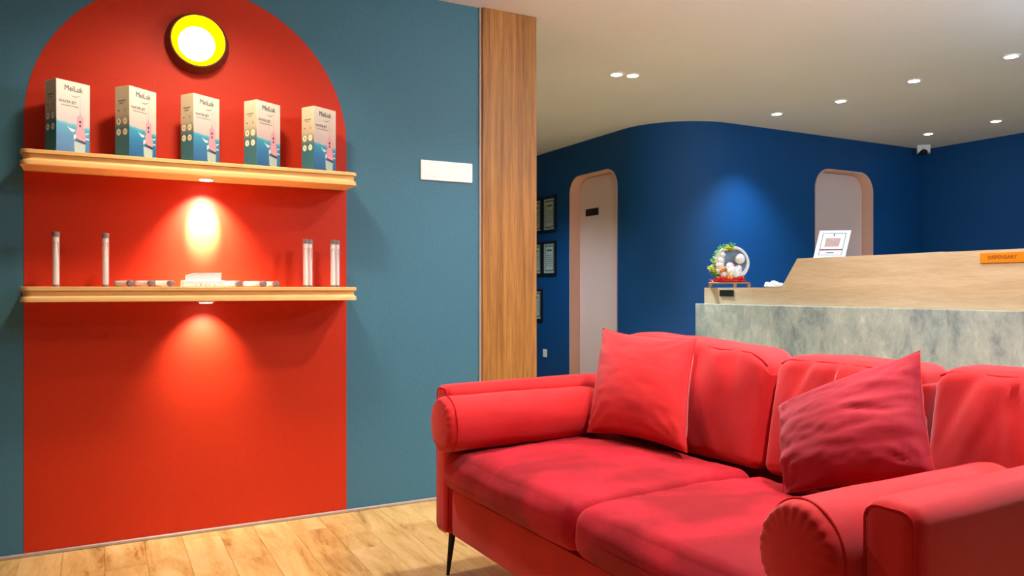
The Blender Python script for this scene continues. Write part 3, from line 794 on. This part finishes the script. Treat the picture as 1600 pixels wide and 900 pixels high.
# bolsters
def bolster(yc, seed):
    x0, x1, ry, rz, zc = 1.042, 1.70, .085, .098, .583
    bm = bmesh.new(); seg = 96; rings = []
    prof = []
    for i in range(9): t = i/8; prof.append((.02+.86*t, -.010*(1-t*t)+0.0))           # cap
    prof += [(.93, .004), (.965, .012), (.985, .022), (.995, .034), (1.0, .05)]
    nl = 26
    L_ = x1-x0
    prof += [(1.0+.012*math.sin(math.pi*i/nl), .05+(L_-.13)*i/nl) for i in range(1, nl+1)]
    prof += [(.985, L_-.055), (.95, L_-.033), (.88, L_-.016), (.7, L_-.004), (.35, L_), (.02, L_)]
    for j, (rr_, dx) in enumerate(prof):
        ring = []
        for s_ in range(seg):
            th = 2*math.pi*s_/seg
            pl = 0
            if j < 12:   # pleats running in from the rim of the cap
                e = max(0, (rr_-.62)/.33)
                e = min(1, e)*max(0, min(1, (.985-rr_)/.06))
                ww = .5+.5*noise.noise(Vector((math.cos(th)*2+seed, math.sin(th)*2, 0)))
                pl = e*.0026*(math.sin(th*23+3*noise.noise(Vector((math.cos(th)*3, math.sin(th)*3, seed)))))*(.35+ww)
            wv = .0025*noise.noise(Vector((dx*7, math.cos(th)*2+seed, math.sin(th)*2)))
            sq = 1.0-.05*max(0, -math.sin(th))
            ring.append(bm.verts.new((x0+dx+pl, yc+(ry*rr_+wv)*math.cos(th), zc+(rz*rr_+wv)*math.sin(th)*sq)))
        rings.append(ring)
    for A, B in zip(rings, rings[1:]):
        for k_ in range(seg): bm.faces.new((A[k_], A[(k_+1) % seg], B[(k_+1) % seg], B[k_]))
    bm.faces.new(rings[0]); bm.faces.new(rings[-1])
    b_ = srel(obj('bolster', bm, VZ, sofa, smooth=True, ang=60))
    bm = bmesh.new(); tube(bm, [(x0+.028, yc+ry*.996*math.cos(t), zc+rz*.996*math.sin(t)*(1.0-.05*max(0, -math.sin(t)))) for t in [2*math.pi*i/64 for i in range(64)]], .0028, 6, closed=True)
    obj('piping', bm, M['velvet_piping'], b_, smooth=True)
bolster(YL-TH-.082, 1.3); bolster(YR+TH+.082, 4.1)
# seat cushions
def seat(y0, y1, seed):
    def fn(q, u):
        s_ = Vector((q.x*2.2+seed, q.y*2.6, 0))
        if u.z > .2:
            q.z += .010*noise.fractal(s_*2, .8, 2, 4)
            # sitting hollow and crease lines
            q.z -= .006*math.exp(-((q.x+.02)**2+(q.y)**2)/.03)
        if u.x < 0:
            q.x += .006*noise.noise(Vector((seed, q.y*6, q.z*8)))
        q.z -= .012*max(0, -u.x)**4*(u.z > 0)
        return q
    bm = softbox((1.43, (y0+y1)/2, .418), (.70, y1-y0-.004, .145), (34, 34, 12), .044, (.018, .002, .026), fn)
    return srel(obj('seat_cushion', bm, M['velvet_seat'], sofa, smooth=True))
YM = 1.722
seat(YR+TH, YM, 2.0); seat(YM, YL-TH, 7.0)
# back frame
bm = softbox((2.045, (YL+YR)/2, .485), (.075, YL-YR-2*TH-.006, .62), (6, 30, 12), .03); srel(obj('back_frame', bm, VZ, sofa, smooth=True))
# back cushions
def back(y0, y1, zt, seed, dl=.03, dr=.03, tl=0):
    z0 = .485; W_ = (y1-y0)/2; H_ = (zt-z0)
    def fn(q, u):
        top = max(0, u.z); e = abs(u.y)
        # corners drop and pull in
        dd = dl if u.y > 0 else dr
        q.z -= dd*top**3*max(0, (e-.72)/.28)**2
        # pull wrinkles from the top seam
        if u.x < 0:
            wv = noise.noise(Vector((q.y*26+q.z*11*(1 if u.y > 0 else -1)+seed, q.z*3.0, seed)))
            q.x += .022*wv*(.25+.75*top)*(1-e**6)*min(1, (1-abs(u.z))*6)
            wv2 = noise.noise(Vector((q.y*7+seed, q.z*6, seed*2))); q.x += .010*wv2*(1-u.y**4)
        q.z += tl*u.y*top
        q.x += (q.z+H_/2)*.20
        q.z += .004*noise.noise(Vector((q.y*9, seed, 0)))*top
        return q
    bm = softbox((1.87, (y0+y1)/2, (z0+zt)/2), (.17, y1-y0-.006, H_), (10, 44, 34), .035, (.03, 0, .008), fn)
    c = srel(obj('back_cushion', bm, VZ, sofa, smooth=True))
    # piping along the front top edge, laid on the deformed surface
    bm = bmesh.new(); pts = []
    n = 40
    for i in range(n+1):
        uy = -.93+1.86*i/n; u = Vector((-1, uy, .93))
        q = Vector((-.085+.012, uy*(W_-.003), H_/2-.012+.001))
        q = fn(q, u); q.x -= .03*0; pts.append(Vector((1.87, (y0+y1)/2, (z0+zt)/2))+q)
    tube(bm, pts, .0032, 6); obj('piping', bm, M['velvet_piping'], c, smooth=True)
back(1.728, 2.52, .864, 1.1, .02, .065, .016); back(1.235, 1.724, .845, 5.2, .035, .03); back(.80, 1.22, .853, 9.4, .025, .02)
sofa.rotation_euler = (0, 0, R(1.6))
# legs
for x, y, sx, sy in ((1.165, 2.60, -1, 1), (1.165, .82, -1, -1), (2.03, 2.60, 1, 1), (2.03, .82, 1, -1)):
    bm = bmesh.new(); tube(bm, [(x, y, .171), (x+.004*sx, y+.004*sy, .16), (x+.018*sx, y+.014*sy, .003), (x+.018*sx, y+.014*sy, 0)], [.014, .0135, .0065, .0065], 12)
    srel(obj('leg', bm, M['black'], sofa, smooth=True))

# throw pillows given by their four corners (TL, TR, BR, BL seen from the camera)
def pillow(name, cs, thick, mt, lab, seed, bow=.035, wr=.010, fold=False):
    TL, TR, BR, BL = [Vector(c) for c in cs]
    ctr = (TL+TR+BR+BL)/4
    nrm = ((TR-BL).cross(TL-BR)).normalized()
    if nrm.dot(Vector((0, 0, 1.05))-ctr) < 0: nrm = -nrm
    root = ctr.copy(); root.z = min(c.z for c in (BL, BR))
    bm = bmesh.new(); n = 40; G = {}
    for s_ in (1, -1):
        for i in range(n+1):
            for j in range(n+1):
                if s_ == -1 and (i in (0, n) or j in (0, n)): G[(s_, i, j)] = G[(1, i, j)]; continue
                u, v = i/n, j/n; a, b_ = 2*u-1, 2*v-1
                # edges bow inwards, corners stay
                a2 = a*(1-bow*2*(1-b_*b_)); b2_ = b_*(1-bow*2*(1-a*a)); u2, v2 = (a2+1)/2, (b2_+1)/2
                p = BL.lerp(BR, u2).lerp(TL.lerp(TR, u2), v2)
                t = ((1-a*a)*(1-b_*b_))**.52*thick/2
                edge = (1-a*a)*(1-b_*b_)
                w_ = wr*noise.fractal(Vector((a*1.3+seed, b_*4.0, s_)), .8, 2.2, 4)*min(1, edge*8)
                # radiating creases in the corners
                cr = max(0, abs(a*b_)-.25); ang_ = math.atan2(1-abs(b_), 1-abs(a)+1e-6)
                w_ += .009*cr*math.sin(ang_*14+seed)*min(1, edge*14)
                if fold:
                    w_ += -.018*math.exp(-((v-.18-.25*(1-u)*(-.5))**2)/.0012)*max(0, 1-u*2.6)+.013*math.exp(-((v-.27)**2)/.002)*max(0, 1-u*2.6)
                    w_ += -.006*math.exp(-((v-.55-.08*math.sin(u*5))**2)/.0006)*math.exp(-((u-.75)**2)/.03)
                q = p+nrm*(s_*t+w_)
                G[(s_, i, j)] = bm.verts.new(q-root)
    for s_ in (1, -1):
        for i in range(n):
            for j in range(n): bm.faces.new((G[(s_, i, j)], G[(s_, i+1, j)], G[(s_, i+1, j+1)], G[(s_, i, j+1)]))
    o = empty(name, root, 0, lab, 'pillow')
    c = obj('cover', bm, mt, o, smooth=True, ang=70)
    bm = bmesh.new(); loop = []
    for i in range(n): loop.append((i, 0))
    for j in range(n): loop.append((n, j))
    for i in range(n): loop.append((n-i, n))
    for j in range(n): loop.append((0, n-j))
    def edgep(i, j):
        u, v = i/n, j/n; a, b_ = 2*u-1, 2*v-1
        a2 = a*(1-bow*2*(1-b_*b_)); b2_ = b_*(1-bow*2*(1-a*a)); u2, v2 = (a2+1)/2, (b2_+1)/2
        return BL.lerp(BR, u2).lerp(TL.lerp(TR, u2), v2)-root
    tube(bm, [edgep(*q) for q in loop], .0012, 5, closed=True); obj('seam', bm, M['velvet_piping'], o, smooth=True)
    return o
pillow('throw_pillow', [(1.755, 2.522, .896), (1.84, 2.072, .875), (1.66, 1.913, .524), (1.565, 2.350, .526)], .19, VZ,
       'plump coral red throw pillow leaning in the sofa corner by the left bolster', 3.3, bow=.045, wr=.003)
pillow('throw_pillow', [(1.765, 1.635, .708), (1.80, 1.211, .897), (1.63, 1.06, .640), (1.60, 1.465, .505)], .145, M['velvet_pillow'],
       'dark rose throw pillow tipped on one corner behind the right bolster', 8.7, bow=.02, wr=.007, fold=True)

# print details and tiny blooms too small to pick apart stay joined
for o in bpy.data.objects:
    if o.type == 'MESH' and o.parent and o.name.split('.')[0] in STUFF: o['kind'] = 'stuff'
